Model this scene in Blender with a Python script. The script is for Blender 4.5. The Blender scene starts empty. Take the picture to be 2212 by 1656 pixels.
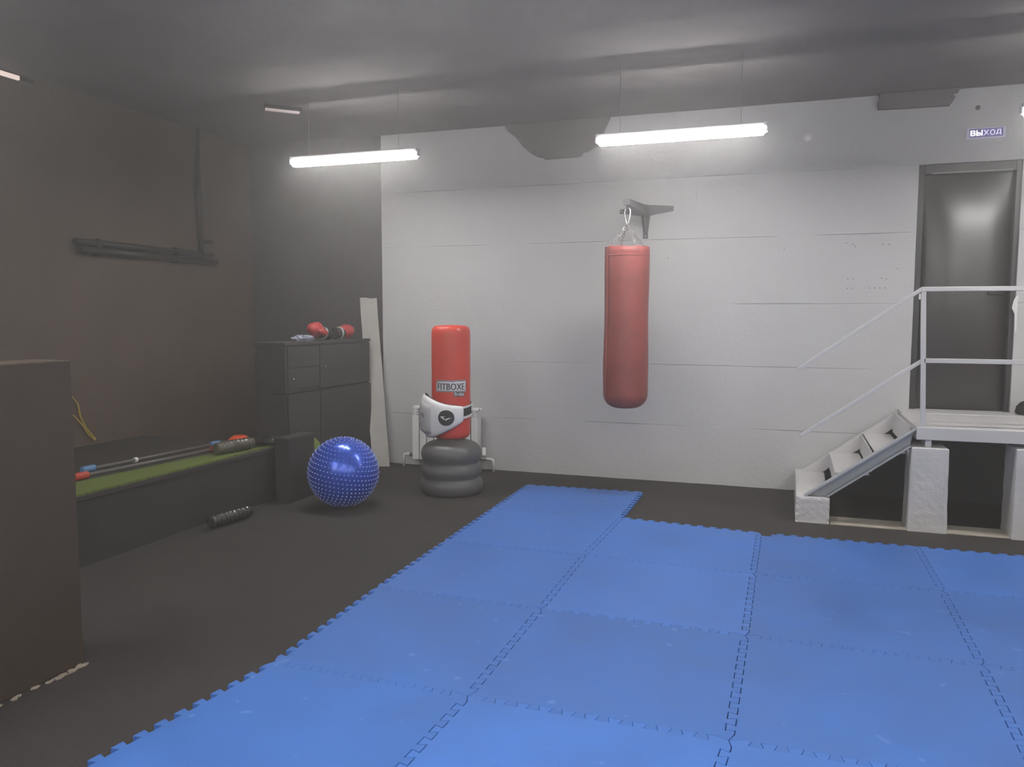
import bpy, bmesh, math, random
from mathutils import Vector, Matrix, noise
random.seed(7)
scene = bpy.context.scene
COL = scene.collection
PI = math.pi

# ------------------------------------------------------------------ camera
YAW, PITCH, ROLL = -0.332838, 0.083966, 0.0014834
CAM = Vector((2.16478, -2.90005, 1.53026)); FPX = 1730.0
def cam_axes():
    f = Vector((math.sin(YAW)*math.cos(PITCH), math.cos(YAW)*math.cos(PITCH), -math.sin(PITCH)))
    r = Vector((math.cos(YAW), -math.sin(YAW), 0)); u = r.cross(f)
    return math.cos(ROLL)*r + math.sin(ROLL)*u, -math.sin(ROLL)*r + math.cos(ROLL)*u, f
R_, U_, F_ = cam_axes()
cd = bpy.data.cameras.new('camera'); cd.sensor_width = 36; cd.lens = FPX*36/2212
cd.clip_start = 0.05; cd.clip_end = 60
cam = bpy.data.objects.new('camera', cd); COL.objects.link(cam)
M = Matrix((R_, U_, -F_)).transposed().to_4x4(); M.translation = CAM
cam.matrix_world = M
scene.camera = cam

# ------------------------------------------------------------------ world, exposure
vs = scene.view_settings
scene.display_settings.display_device = 'sRGB'
vs.view_transform = 'Standard'; vs.look = 'None'; vs.gamma = 1.0; vs.use_curve_mapping = False
vs.exposure = -0.10
scene.cycles.use_denoising = True
scene.cycles.max_bounces = 4
scene.cycles.diffuse_bounces = 3
scene.cycles.volume_bounces = 0
scene.cycles.adaptive_threshold = 0.12
scene.cycles.use_light_tree = False
scene.cycles.caustics_reflective = False
scene.cycles.caustics_refractive = False
LAMP_STRENGTH = 190.0      # clear lens under each batten
SIDE_STRENGTH = 14.0        # its frosted sides
HAZE_DENSITY = 0.034
world = bpy.data.worlds.new('world'); scene.world = world
world.use_nodes = True
wn = world.node_tree; wn.nodes.clear()
wo = wn.nodes.new('ShaderNodeOutputWorld')
bg = wn.nodes.new('ShaderNodeBackground'); bg.inputs[0].default_value = (0.02, 0.02, 0.022, 1)
wn.links.new(bg.outputs[0], wo.inputs['Surface'])
if HAZE_DENSITY:
    hz = wn.nodes.new('ShaderNodeVolumeScatter')
    hz.inputs['Color'].default_value = (1.0, 0.97, 0.95, 1)
    hz.inputs['Density'].default_value = HAZE_DENSITY
    hz.inputs['Anisotropy'].default_value = 0.75
    wn.links.new(hz.outputs[0], wo.inputs['Volume'])

# ------------------------------------------------------------------ materials
def mat(name, col, rough=0.6, metal=0.0, var=0.0, vscale=6.0, bump=0.0, bscale=60.0, spec=0.5,
        emit=None, estr=0.0, speck=None, speck_scale=300.0, speck_at=0.74, coat=0.0, alpha=None, objvar=0.0, trans=0.0, rvar=0.0):
    m = bpy.data.materials.new(name); m.use_nodes = True
    nt = m.node_tree; n = nt.nodes; L = nt.links
    b = n['Principled BSDF']
    b.inputs['Roughness'].default_value = rough; b.inputs['Metallic'].default_value = metal
    b.inputs['Specular IOR Level'].default_value = spec
    b.inputs['Coat Weight'].default_value = coat; b.inputs['Coat Roughness'].default_value = 0.12
    b.inputs['Transmission Weight'].default_value = trans
    b.inputs['Base Color'].default_value = (*col, 1)
    tc = n.new('ShaderNodeTexCoord')
    cur = None
    if var or speck or objvar or rvar:
        nz = n.new('ShaderNodeTexNoise'); nz.inputs['Scale'].default_value = vscale
        nz.inputs['Detail'].default_value = 3; nz.inputs['Roughness'].default_value = 0.6
        L.new(tc.outputs['Object'], nz.inputs['Vector'])
        mr = n.new('ShaderNodeMapRange'); mr.inputs[1].default_value = 0.3; mr.inputs[2].default_value = 0.7
        mr.inputs[3].default_value = 1-var; mr.inputs[4].default_value = 1+var
        L.new(nz.outputs['Fac'], mr.inputs[0])
        hs = n.new('ShaderNodeHueSaturation'); hs.inputs['Color'].default_value = (*col, 1)
        if objvar:
            oi = n.new('ShaderNodeObjectInfo')
            m2 = n.new('ShaderNodeMapRange'); m2.inputs[3].default_value = 1-objvar; m2.inputs[4].default_value = 1+objvar
            L.new(oi.outputs['Random'], m2.inputs[0])
            mm = n.new('ShaderNodeMath'); mm.operation = 'MULTIPLY'
            L.new(mr.outputs[0], mm.inputs[0]); L.new(m2.outputs[0], mm.inputs[1])
            L.new(mm.outputs[0], hs.inputs['Value'])
        else:
            L.new(mr.outputs[0], hs.inputs['Value'])
        cur = hs.outputs[0]
        if rvar:
            m3 = n.new('ShaderNodeMapRange'); m3.inputs[1].default_value = 0.3; m3.inputs[2].default_value = 0.7
            m3.inputs[3].default_value = rough-rvar; m3.inputs[4].default_value = rough+rvar
            L.new(nz.outputs['Fac'], m3.inputs[0]); L.new(m3.outputs[0], b.inputs['Roughness'])
    if speck:
        ns = n.new('ShaderNodeTexNoise'); ns.inputs['Scale'].default_value = speck_scale; ns.inputs['Detail'].default_value = 1
        L.new(tc.outputs['Object'], ns.inputs['Vector'])
        cr = n.new('ShaderNodeMapRange'); cr.inputs[1].default_value = speck_at; cr.inputs[2].default_value = speck_at+0.03
        L.new(ns.outputs['Fac'], cr.inputs[0])
        mx = n.new('ShaderNodeMix'); mx.data_type = 'RGBA'
        L.new(cr.outputs[0], mx.inputs[0]); L.new(cur, mx.inputs[6]); mx.inputs[7].default_value = (*speck, 1)
        cur = mx.outputs[2]
    if cur is not None: L.new(cur, b.inputs['Base Color'])
    if bump:
        nb = n.new('ShaderNodeTexNoise'); nb.inputs['Scale'].default_value = bscale; nb.inputs['Detail'].default_value = 2
        L.new(tc.outputs['Object'], nb.inputs['Vector'])
        bp = n.new('ShaderNodeBump'); bp.inputs['Strength'].default_value = bump; bp.inputs['Distance'].default_value = 0.01
        L.new(nb.outputs['Fac'], bp.inputs['Height']); L.new(bp.outputs[0], b.inputs['Normal'])
    if emit:
        b.inputs['Emission Color'].default_value = (*emit, 1); b.inputs['Emission Strength'].default_value = estr
    return m

WALL = mat('grey_wall_paint', (0.55, 0.54, 0.535), 0.62, var=0.035, vscale=1.6, bump=0.25, bscale=35)
PLINTH = mat('grey_block_paint', (0.62, 0.605, 0.595), 0.65, var=0.05, vscale=9, bump=0.5, bscale=25)
CEIL = mat('dark_ceiling_paint', (0.165, 0.152, 0.150), 0.8, var=0.1, vscale=1.5, bump=0.2, bscale=20)
PARTW = mat('partition_colour_with_veil', (0.047, 0.031, 0.019), 0.78, var=0.12, vscale=2.5, bump=0.3, bscale=18)  # brown of the lens veil is mixed into this base colour
DARKWALL = mat('black_wall_paint', (0.070, 0.063, 0.066), 0.6, var=0.1, vscale=3, bump=0.3, bscale=18)
VEILWALL = mat('wall_colour_with_veil', (0.112, 0.080, 0.060), 0.7, var=0.12, vscale=2.5, bump=0.3, bscale=18)  # base colour lifted and browned to carry the lens veil on the left
FLOOR = mat('black_rubber_floor', (0.047, 0.040, 0.038), 0.75, var=0.12, vscale=3, bump=0.6, bscale=240,
            speck=(0.22, 0.21, 0.19), speck_scale=170, speck_at=0.745, spec=0.35)
SLAB = mat('dusty_concrete', (0.50, 0.45, 0.37), 0.8, var=0.12, vscale=8, bump=0.4, bscale=60)
MATB = mat('blue_foam', (0.056, 0.180, 0.56), 0.50, var=0.10, vscale=2.2, bump=0.25, bscale=420, spec=0.5, objvar=0.10, rvar=0.08,
           speck=(0.10, 0.23, 0.60), speck_scale=14, speck_at=0.73)
WHITEPL = mat('white_enamel', (0.82, 0.81, 0.79), 0.35, var=0.03)
HOUSING = mat('white_lamp_housing', (0.6, 0.6, 0.6), 0.4, var=0.03)
LAMP = mat('lit_diffuser', (0.9, 0.9, 0.9), 0.4, emit=(1.0, 0.975, 0.96), estr=SIDE_STRENGTH)
LENS = mat('lit_lens', (0.9, 0.9, 0.9), 0.4, emit=(1.0, 0.975, 0.96), estr=LAMP_STRENGTH)
DIMGLOW = mat('dim_glow', (0.5, 0.45, 0.45), 0.4, emit=(1.0, 0.80, 0.76), estr=0.34)
WARMGLOW = mat('warm_dim_glow', (0.5, 0.45, 0.4), 0.4, emit=(1.0, 0.78, 0.68), estr=0.9)
RED = mat('red_vinyl', (0.64, 0.058, 0.038), 0.36, var=0.06, vscale=5, spec=0.5, rvar=0.05)
REDBAG = mat('worn_red_leather', (0.27, 0.055, 0.05), 0.45, var=0.22, vscale=4, bump=0.35, bscale=9, rvar=0.08)
BASEGREY = mat('dark_grey_plastic', (0.11, 0.108, 0.106), 0.42, var=0.05, rvar=0.05)
BLACK = mat('black_fabric', (0.018, 0.017, 0.017), 0.6, var=0.1)
BLACKPL = mat('black_plastic', (0.02, 0.019, 0.018), 0.35, var=0.05)
PADW = mat('white_leather', (0.82, 0.81, 0.80), 0.4, var=0.03, vscale=12)
PADG = mat('pale_grey_leather', (0.50, 0.49, 0.49), 0.45, var=0.04, vscale=12)
PRINTG = mat('grey_print', (0.25, 0.25, 0.25), 0.5, var=0.05)
STICKW = mat('white_sticker', (0.70, 0.68, 0.70), 0.4, var=0.02)
STICKS = mat('silver_sticker_edge', (0.55, 0.50, 0.50), 0.3, metal=0.3, var=0.02)
INK = mat('black_ink', (0.02, 0.017, 0.02), 0.5, var=0.02)
BALL = mat('pearl_blue_rubber', (0.03, 0.10, 0.60), 0.28, metal=0.35, var=0.05, vscale=5, coat=0.4)
NUB = mat('pale_blue_nub', (0.24, 0.32, 0.78), 0.5, var=0.05)
STEELD = mat('black_steel', (0.03, 0.03, 0.033), 0.45, metal=0.3, var=0.08)
BRACK = mat('grey_painted_steel', (0.085, 0.085, 0.09), 0.5, var=0.06)
CHROME = mat('chrome', (0.8, 0.8, 0.8), 0.15, metal=1.0, var=0.02)
CHAIN = mat('dull_chain_steel', (0.33, 0.32, 0.31), 0.4, metal=0.8, var=0.1)
RAILW = mat('pale_grey_rail_paint', (0.63, 0.61, 0.605), 0.45, var=0.03)
CHAN = mat('blue_grey_channel_paint', (0.40, 0.42, 0.44), 0.42, var=0.05, vscale=5)
DOORM = mat('dark_glossy_door', (0.019, 0.014, 0.014), 0.30, spec=0.9, var=0.08, vscale=2, bump=0.05, bscale=30)
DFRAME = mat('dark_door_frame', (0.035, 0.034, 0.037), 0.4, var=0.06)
BOARD = mat('grey_white_board', (0.47, 0.45, 0.42), 0.7, var=0.06, vscale=8, bump=0.2)
TURF = mat('green_turf', (0.15, 0.20, 0.035), 0.85, var=0.18, vscale=40, bump=0.8, bscale=300)
GREEN = mat('olive_green_rubber', (0.17, 0.22, 0.045), 0.6, var=0.08)
CAB = mat('black_painted_wood', (0.042, 0.039, 0.038), 0.55, var=0.1, vscale=5, bump=0.2, bscale=25)
BENCH = mat('black_bench_board', (0.040, 0.034, 0.030), 0.7, var=0.12, vscale=4, bump=0.25, bscale=25)
ORANGE = mat('orange_plastic', (0.75, 0.085, 0.02), 0.4, var=0.04)
CAPRED = mat('red_end_cap', (0.45, 0.05, 0.025), 0.5, var=0.04)
CAPBLUE = mat('blue_end_cap', (0.10, 0.22, 0.40), 0.5, var=0.04)
POLE = mat('grey_pole', (0.13, 0.12, 0.11), 0.5, var=0.05)
ROLLB = mat('shiny_black_wrap', (0.035, 0.033, 0.031), 0.16, var=0.1, vscale=30, bump=0.5, bscale=40, coat=0.6)
ROLLO = mat('shiny_olive_wrap', (0.085, 0.075, 0.05), 0.18, var=0.1, vscale=30, bump=0.5, bscale=40, coat=0.6)
GLOVE = mat('red_glove_leather', (0.42, 0.04, 0.04), 0.4, var=0.1, vscale=25, bump=0.25, bscale=30)
YELLOW = mat('yellow_cord', (0.50, 0.36, 0.07), 0.5, var=0.05)
BLUEW = mat('blue_white_wrap', (0.32, 0.34, 0.42), 0.35, var=0.6, vscale=22, bump=0.6, bscale=40)
SIGNBOX = mat('lilac_sign_box', (0.45, 0.43, 0.50), 0.4, var=0.03, emit=(0.80, 0.76, 1.0), estr=0.16)
SIGNFACE = mat('violet_sign_face', (0.10, 0.08, 0.25), 0.4, var=0.03, emit=(0.35, 0.28, 0.8), estr=0.12)
SIGNLET = mat('lit_lilac_letters', (0.8, 0.8, 0.9), 0.4, emit=(0.74, 0.66, 1.0), estr=0.75)
SIGNHOT = mat('lit_white_letters', (0.9, 0.9, 0.9), 0.4, emit=(1.0, 0.96, 1.0), estr=1.5)
FLAKE = mat('pale_plaster_chips', (0.38, 0.32, 0.25), 0.8, var=0.2, vscale=60)
PIPEB = mat('black_pipe_paint', (0.020, 0.017, 0.015), 0.4, var=0.05)

# ------------------------------------------------------------------ mesh helpers
class MB:
    def __init__(s): s.v = []; s.f = []; s.sm = []
    def add(s, vs_, fs, smooth=False):
        o = len(s.v); s.v += [Vector(p) for p in vs_]
        s.f += [[o+i for i in f] for f in fs]; s.sm += [smooth]*len(fs); return s
    def box(s, lo, hi):
        x0, y0, z0 = lo; x1, y1, z1 = hi
        return s.add([(x0,y0,z0),(x1,y0,z0),(x1,y1,z0),(x0,y1,z0),(x0,y0,z1),(x1,y0,z1),(x1,y1,z1),(x0,y1,z1)],
              [(0,3,2,1),(4,5,6,7),(0,1,5,4),(1,2,6,5),(2,3,7,6),(3,0,4,7)])
    def obox(s, c, ax, ay, az):
        c = Vector(c); ax, ay, az = Vector(ax), Vector(ay), Vector(az)
        P = [c+i*ax+j*ay+k*az for k in (-1,1) for i, j in ((-1,-1),(1,-1),(1,1),(-1,1))]
        return s.add(P, [(0,3,2,1),(4,5,6,7),(0,1,5,4),(1,2,6,5),(2,3,7,6),(3,0,4,7)])
    def bar(s, a, b, w, h, up=(0,0,1)):
        a, b = Vector(a), Vector(b); d = (b-a).normalized(); sd = d.cross(Vector(up)).normalized(); u = sd.cross(d)
        return s.obox((a+b)/2, (b-a)/2, sd*w/2, u*h/2)
    def tube(s, pts, r, n=10, caps=True, closed=False):
        pts = [Vector(p) for p in pts]; m = len(pts); rings = []
        rr = r if isinstance(r, (list, tuple)) else [r]*m
        up = None
        for i, p in enumerate(pts):
            if closed: d = pts[(i+1) % m]-pts[i-1]
            else: d = pts[min(i+1, m-1)]-pts[max(i-1, 0)]
            d.normalize()
            if up is None:
                up = Vector((0,0,1)) if abs(d.z) < 0.9 else Vector((1,0,0))
            sd = d.cross(up).normalized(); up = sd.cross(d).normalized()
            rings.append([p + rr[i]*(math.cos(2*PI*k/n)*sd + math.sin(2*PI*k/n)*up) for k in range(n)])
        fs = []
        for i in range(m if closed else m-1):
            j = (i+1) % m
            for k in range(n): fs.append((i*n+k, i*n+(k+1) % n, j*n+(k+1) % n, j*n+k))
        s.add([q for g in rings for q in g], fs, True)
        if caps and not closed:
            o = len(s.v)-m*n
            s.f.append([o+k for k in range(n)][::-1]); s.f.append([o+(m-1)*n+k for k in range(n)]); s.sm += [False, False]
        return s
    def lathe(s, prof, c=(0,0,0), axis=(0,0,1), n=40, squash=None):
        c = Vector(c); az = Vector(axis).normalized()
        ax = (Vector((1,0,0)) if abs(az.x) < 0.9 else Vector((0,1,0))); ax = (ax-ax.dot(az)*az).normalized(); ay = az.cross(ax)
        V = []; m = len(prof)
        for r, h in prof:
            for k in range(n):
                a = 2*PI*k/n
                V.append(c + h*az + r*(math.cos(a)*ax + math.sin(a)*ay))
        fs = [(i*n+k, i*n+(k+1) % n, (i+1)*n+(k+1) % n, (i+1)*n+k) for i in range(m-1) for k in range(n)]
        s.add(V, fs, True)
        o = len(s.v)-m*n
        if prof[0][0] > 1e-4: s.f.append([o+k for k in range(n)][::-1]); s.sm.append(False)
        if prof[-1][0] > 1e-4: s.f.append([o+(m-1)*n+k for k in range(n)]); s.sm.append(False)
        return s
    def prism(s, poly, d):          # poly: 3-D outline, d: extrusion vector
        poly = [Vector(p) for p in poly]; d = Vector(d); n = len(poly)
        fs = [list(range(n))[::-1], [n+i for i in range(n)]] + [(i, (i+1) % n, n+(i+1) % n, n+i) for i in range(n)]
        return s.add(poly+[p+d for p in poly], fs)
    def blob(s, c, r, axes=None, amp=0.0, freq=8.0, nu=20, nv=12, seed=0.0, flat=None):
        c = Vector(c); ax = axes or (Vector((1,0,0)), Vector((0,1,0)), Vector((0,0,1)))
        V = []
        for j in range(nv+1):
            t = PI*j/nv
            for i in range(nu):
                a = 2*PI*i/nu
                d = Vector((math.sin(t)*math.cos(a), math.sin(t)*math.sin(a), math.cos(t)))
                k = 1+amp*noise.noise(d*freq*0.3+Vector((seed, seed*1.7, 3)))
                p = c + k*(d.x*r[0]*ax[0] + d.y*r[1]*ax[1] + d.z*r[2]*ax[2])
                if flat is not None and p.z < flat: p.z = flat
                V.append(p)
        fs = [(j*nu+i, (j+1)*nu+i, (j+1)*nu+(i+1) % nu, j*nu+(i+1) % nu) for j in range(nv) for i in range(nu)]
        return s.add(V, fs, True)
    def build(s, name, material, parent=None, bevel=0.0, seg=2):
        me = bpy.data.meshes.new(name)
        org = Vector((0,0,0))
        q = parent
        while q is not None: org = org + q.location; q = q.parent
        me.from_pydata([tuple(p-org) for p in s.v], [], s.f)
        for p, sm in zip(me.polygons, s.sm): p.use_smooth = sm
        me.validate()
        bm = bmesh.new(); bm.from_mesh(me)
        bmesh.ops.recalc_face_normals(bm, faces=bm.faces[:]); bm.to_mesh(me); bm.free()
        me.materials.append(material)
        o = bpy.data.objects.new(name, me); COL.objects.link(o)
        if parent is not None: o.parent = parent
        if bevel:
            md = o.modifiers.new('bevel', 'BEVEL'); md.width = bevel; md.segments = seg; md.limit_method = 'ANGLE'
            md.angle_limit = math.radians(40)
        return o

def tag(o, label, cat, group=None):
    o['label'] = label; o['category'] = cat
    if group: o['group'] = group
    return o
def thing(name, label, cat, loc, group=None):
    o = bpy.data.objects.new(name, None); COL.objects.link(o); o.location = loc; o.empty_display_size = 0.1
    return tag(o, label, cat, group)
def struct(o, label=None):
    o['kind'] = 'structure'
    if label: o['label'] = label
    return o
def text_mesh(body, size, shear=0.0):
    cu = bpy.data.curves.new('lettering', 'FONT'); cu.body = body; cu.size = size; cu.resolution_u = 3
    cu.align_x = 'CENTER'; cu.align_y = 'CENTER'; cu.offset = 0.0
    ob = bpy.data.objects.new('lettering', cu); COL.objects.link(ob)
    dg = bpy.context.evaluated_depsgraph_get(); dg.update()
    me = ob.evaluated_get(dg).to_mesh()
    vs_ = [Vector(v.co) for v in me.vertices]; fs = [list(p.vertices) for p in me.polygons]
    ob.evaluated_get(dg).to_mesh_clear()
    bpy.data.objects.remove(ob); bpy.data.curves.remove(cu)
    return vs_, fs

# ------------------------------------------------------------------ room shell
X0, X1, Y0, Y1, ZC = -3.40, 7.60, -7.6, 4.51, 3.35
struct(MB().box((X0-0.2, Y0-0.2, -0.15), (X1+0.2, Y1+0.4, 0)).build('floor', FLOOR), 'black speckled rubber flooring')
struct(MB().box((X0-0.2, Y0-0.2, ZC), (X1+0.2, Y1+0.4, ZC+0.2)).build('ceiling', CEIL), 'dark painted ceiling')
struct(MB().box((X0-0.2, Y0, 0), (X0, Y1+0.3, ZC)).build('wall_left', VEILWALL), 'dark side wall with brown lens veil put into its colour')
struct(MB().box((X1, Y0, 0), (X1+0.2, Y1+0.3, ZC)).build('wall_right', WALL), 'grey side wall')
struct(MB().box((X0, Y0-0.2, 0), (X1, Y0, ZC)).build('wall_rear', DARKWALL), 'black painted rear wall')
struct(MB().box((X0, Y1, 0), (-1.81, Y1+0.3, ZC)).build('wall_alcove', DARKWALL), 'black painted stretch of end wall behind the cabinet')
part = struct(MB().box((-0.95, -4.6, 0), (-0.74, -0.28, 1.34)).build('wall_partition', PARTW, bevel=0.006), 'dark low partition wall with brown lens veil put into its colour')
# pale plaster chips broken off along the partition's foot
ch = MB()
for i in range(26):
    y = -0.30-0.42*random.random()**1.3; r = random.uniform(0.004, 0.016)
    x = -0.735+random.uniform(0.002, 0.025); n = 5
    P = [(x+r*0.8*math.cos(2*PI*k/n+i)*random.uniform(.5, 1.2), y+2.0*r*math.sin(2*PI*k/n+i)*random.uniform(.5, 1.2), 0.0005) for k in range(n)]
    ch.prism(P, (0, 0, random.uniform(0.003, 0.009)))
o = ch.build('plaster_chips', FLAKE); o['kind'] = 'stuff'; tag(o, 'pale crumbs of plaster along the foot of the low partition', 'debris')

# end wall of big painted concrete blocks; the doorway is left open
DX0, DX1, DZ0, DZ1 = 3.13, 3.87, 0.735, 2.77
wb = MB()
wb.box((-1.81, Y1+0.03, 0), (DX0, Y1+0.30, ZC)); wb.box((DX1, Y1+0.03, 0), (X1, Y1+0.30, ZC))
wb.box((DX0, Y1+0.03, 0), (DX1, Y1+0.30, DZ0)); wb.box((DX0, Y1+0.03, DZ1), (DX1, Y1+0.30, ZC))
wall_back = struct(wb.build('wall_back', WALL), 'grey painted concrete block end wall')
rows = [0, 0.53, 1.088, 1.642, 2.225, 2.77, ZC]
joints = [[0.2, 2.20, 4.6], [-0.75, 1.64, 5.0], [0.9, 2.5, 4.9], [-0.05, 2.05, 5.2], [-1.0, 1.35, 4.7], [0.45, 2.3, 4.5]]
def block(x0, x1, z0, z1, k):
    rnd = random.Random(k*31+5)
    def wob(a, b, fixed, horiz, sgn):
        n = max(2, int(abs(b-a)/0.07)); P = []
        for i in range(n):
            t = a+(b-a)*i/n
            e = fixed - sgn*max(-0.0004, (0.0011 if horiz else -0.0004)+0.0026*noise.noise(Vector((t*2.3, fixed*7+k, 1.0)))+rnd.gauss(0, 0.0007))
            P.append((t, e) if horiz else (e, t))
        return P
    P = wob(x0, x1, z0, True, -1) + wob(z0, z1, x1, False, 1) + wob(x1, x0, z1, True, 1) + wob(z1, z0, x0, False, -1)
    y = Y1 + rnd.uniform(-0.0009, 0.0009)
    MB().prism([(p[0], y, p[1]) for p in P], (0, Y1+0.031-y, 0)).build('block', WALL, wall_back)
k = 0
for r in range(6):
    z0, z1 = rows[r], rows[r+1]
    xs = [-1.81]+joints[r]+[X1]
    for a, b in zip(xs[:-1], xs[1:]):
        k += 1
        if b <= DX0 or a >= DX1 or z1 <= DZ0 or z0 >= DZ1-1e-6: block(a, b, z0, z1, k); continue
        if a < DX0: block(a, DX0, z0, z1, k)
        if b > DX1: block(DX1, b, z0, z1, k+100)
        if z0 < DZ0: block(DX0, DX1, z0, DZ0, k+200)
# drilled holes and the soft dents left in the paint
hl = MB()
for (x, z) in ((2.60, 2.15), (2.65, 2.14), (2.67, 2.12), (2.93, 2.13), (2.88, 2.13), (2.62, 1.85), (2.66, 1.85), (2.88, 1.85), (2.92, 1.845),
               (2.62, 1.77), (2.66, 1.77), (2.79, 1.77), (2.83, 1.77), (2.87, 1.77), (2.91, 1.77), (2.1, 2.12), (3.0, 1.93), (1.10, 2.06)):
    hl.lathe([(0.0, -0.0022), (0.0045, -0.0022), (0.0045, 0.004)], (x, Y1, z), (0, 1, 0), 8)
hl.build('drill_holes', INK, wall_back)
# dark paint patches hanging down from the ceiling over beam bearings
t1 = [(-0.47, 3.35), (-0.439, 3.295), (-0.36, 3.235), (-0.322, 3.191), (-0.285, 3.14), (-0.238, 3.099), (-0.19, 3.06), (-0.146, 3.037), (-0.1, 3.022),
      (-0.068, 3.018), (-0.066, 3.002), (0.03, 3.002), (0.104, 3.006), (0.20, 3.006), (0.283, 3.011), (0.30, 3.03), (0.314, 3.042), (0.36, 3.052), (0.40, 3.075),
      (0.44, 3.10), (0.50, 3.22), (0.56, 3.35)]
struct(MB().prism([(x, Y1-0.03, z) for x, z in t1], (0, 0.036, 0)).build('trim_1', CEIL, bevel=0.006), 'dark beam bearing bulging from the ceiling edge')
t2 = [(2.80, 3.35), (2.811, 3.335), (2.798, 3.29), (2.801, 3.229), (3.05, 3.222), (3.327, 3.22), (3.35, 3.25), (3.364, 3.286), (3.349, 3.296), (3.352, 3.316), (3.385, 3.318),
      (3.40, 3.35)]
struct(MB().prism([(x, Y1-0.05, z) for x, z in t2], (0, 0.056, 0)).build('trim_2', CEIL, bevel=0.004), 'dark ragged beam bearing by the exit sign')

# door with frame
fr = MB()
fr.box((DX0, Y1+0.03, DZ0), (DX0+0.05, Y1+0.13, DZ1)); fr.box((DX0+0.05, Y1+0.03, DZ1-0.075), (DX1-0.035, Y1+0.13, DZ1))
fr.box((DX1-0.035, Y1+0.03, DZ0), (DX1, Y1+0.13, DZ1))
dl = MB(); ax0, ax1, az0, az1 = DX0+0.052, DX1-0.037, DZ0+0.012, DZ1-0.077; V = []; nx_, nz_ = 20, 40
for j in range(nz_+1):
    for i in range(nx_+1):
        u_, w_ = 2*i/nx_-1, 2*j/nz_-1
        puff = 0.062*(1-abs(u_)**2.6)*(1-abs(w_)**2.8)
        V.append((ax0+(ax1-ax0)*i/nx_, Y1+0.098-puff, az0+(az1-az0)*j/nz_))
w_ = nx_+1
dl.add(V, [(j*w_+i, j*w_+i+1, (j+1)*w_+i+1, (j+1)*w_+i) for j in range(nz_) for i in range(nx_)], True)
dl.box((ax0, Y1+0.0985, az0), (ax1, Y1+0.128, az1))
door = struct(dl.build('door_1', DOORM), 'dark glossy padded exit door')
fr.build('door_frame', DFRAME, door, bevel=0.003)
MB().bar((DX0+0.10, Y1+0.028, DZ1-0.071), (DX1-0.06, Y1+0.028, DZ1-0.071), 0.006, 0.006).build('lintel_edge', CHAN, door)
MB().box((DX0, Y1+0.14, DZ0), (DX1, Y1+0.29, DZ1)).build('closing_panel', DFRAME, door)
hm = MB(); hm.tube([(3.79, Y1+0.085, 1.72), (3.79, Y1+0.04, 1.72), (3.68, Y1+0.04, 1.72)], 0.010, 8); hm.build('handle', STEELD, door)
MB().prism([(3.855, Y1-0.002, 1.66), (3.868, Y1-0.002, 1.69), (3.885, Y1-0.002, 1.70), (3.885, Y1-0.002, 1.42), (3.873, Y1-0.002, 1.41), (3.868, Y1-0.002, 1.55), (3.845, Y1-0.002, 1.60)],
           (0, 0.004, 0)).build('paint_patch', WHITEPL, wall_back)
tag(MB().box((3.172, Y1+0.018, 1.672), (3.214, Y1+0.031, 1.722)).build('wall_switch', WHITEPL, bevel=0.004), 'small square white switch on the dark door frame', 'switch')

# ------------------------------------------------------------------ lamps
def batten(x0, x1, y, z, label, group=None, hang=True, m=LAMP):
    xc = (x0+x1)/2
    t = thing('strip_light', label, 'lamp', (xc, y, z), group)
    MB().box((x0+0.005, y-0.036, z+0.004), (x1-0.005, y+0.036, z+0.034)).build('housing', HOUSING, t, bevel=0.006)
    d = MB(); n = 10; V = []
    for x, s in ((x0+0.012, 0.72), (x0+0.03, 1), (x1-0.03, 1), (x1-0.012, 0.72)):
        for k in range(n+1):
            a = PI*k/n
            V.append((x, y-0.044*s*math.copysign(abs(math.cos(a))**0.6, math.cos(a)), z+0.006-0.050*s*math.sin(a)**0.6))
    w = n+1
    fs = [(i*w+k, i*w+k+1, (i+1)*w+k+1, (i+1)*w+k) for i in range(3) for k in range(n)] + [list(range(w)), [3*w+k for k in range(w)][::-1]]
    d.add(V, fs, True); d.build('diffuser', m, t)
    MB().box((x0+0.03, y-0.026, z-0.0455), (x1-0.03, y+0.026, z-0.0415)).build('lens', LENS, t)
    for x, s in ((x0, 1), (x1, -1)):
        MB().box((min(x, x+s*0.014), y-0.026, z-0.028), (max(x, x+s*0.014), y+0.026, z+0.026)).build('end_cap', HOUSING, t, bevel=0.004)
    if hang:
        for x in (x0+0.18, x1-0.18):
            MB().tube([(x, y, z+0.030), (x, y, ZC+0.002)], 0.0022, 6).build('hanging_wire', CHAIN, t)
    return t
LX = [(-1.85, -0.66), (0.775, 1.985), (3.49, 4.70)]
names = ['hanging white strip light above the black alcove corner', 'hanging white strip light above the red hanging bag', 'hanging white strip light in front of the exit sign']
for (a, b), nm in zip(LX, names): batten(a, b, 3.0, 2.825, nm, 'strip lights along the end wall')
for y in (-1.0, -2.9, -4.8, -6.7):
    for a, b in LX+[(6.10, 7.31)]: batten(a, b, y, 2.825, 'hanging white strip light over the middle of the hall', 'strip lights over the hall')
ca = thing('short_glow_strip', 'short dim glowing strip set at a slant under the dark ceiling', 'lamp', (-2.08, 3.22, 3.33))  # glowing strip and housing made up to draw a faint streak
MB().bar((-2.19, 3.11, 3.335), (-1.965, 3.335, 3.335), 0.05, 0.03).build('housing', BLACKPL, ca)
MB().bar((-2.18, 3.12, 3.312), (-1.975, 3.325, 3.312), 0.034, 0.018).build('diffuser', DIMGLOW, ca)
cb = thing('corner_glow_strip', 'dim warm glowing strip along the corner of side wall and ceiling', 'lamp', (-3.36, 1.3, 3.28))  # added glowing strip, drawing the streak along this corner
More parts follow.
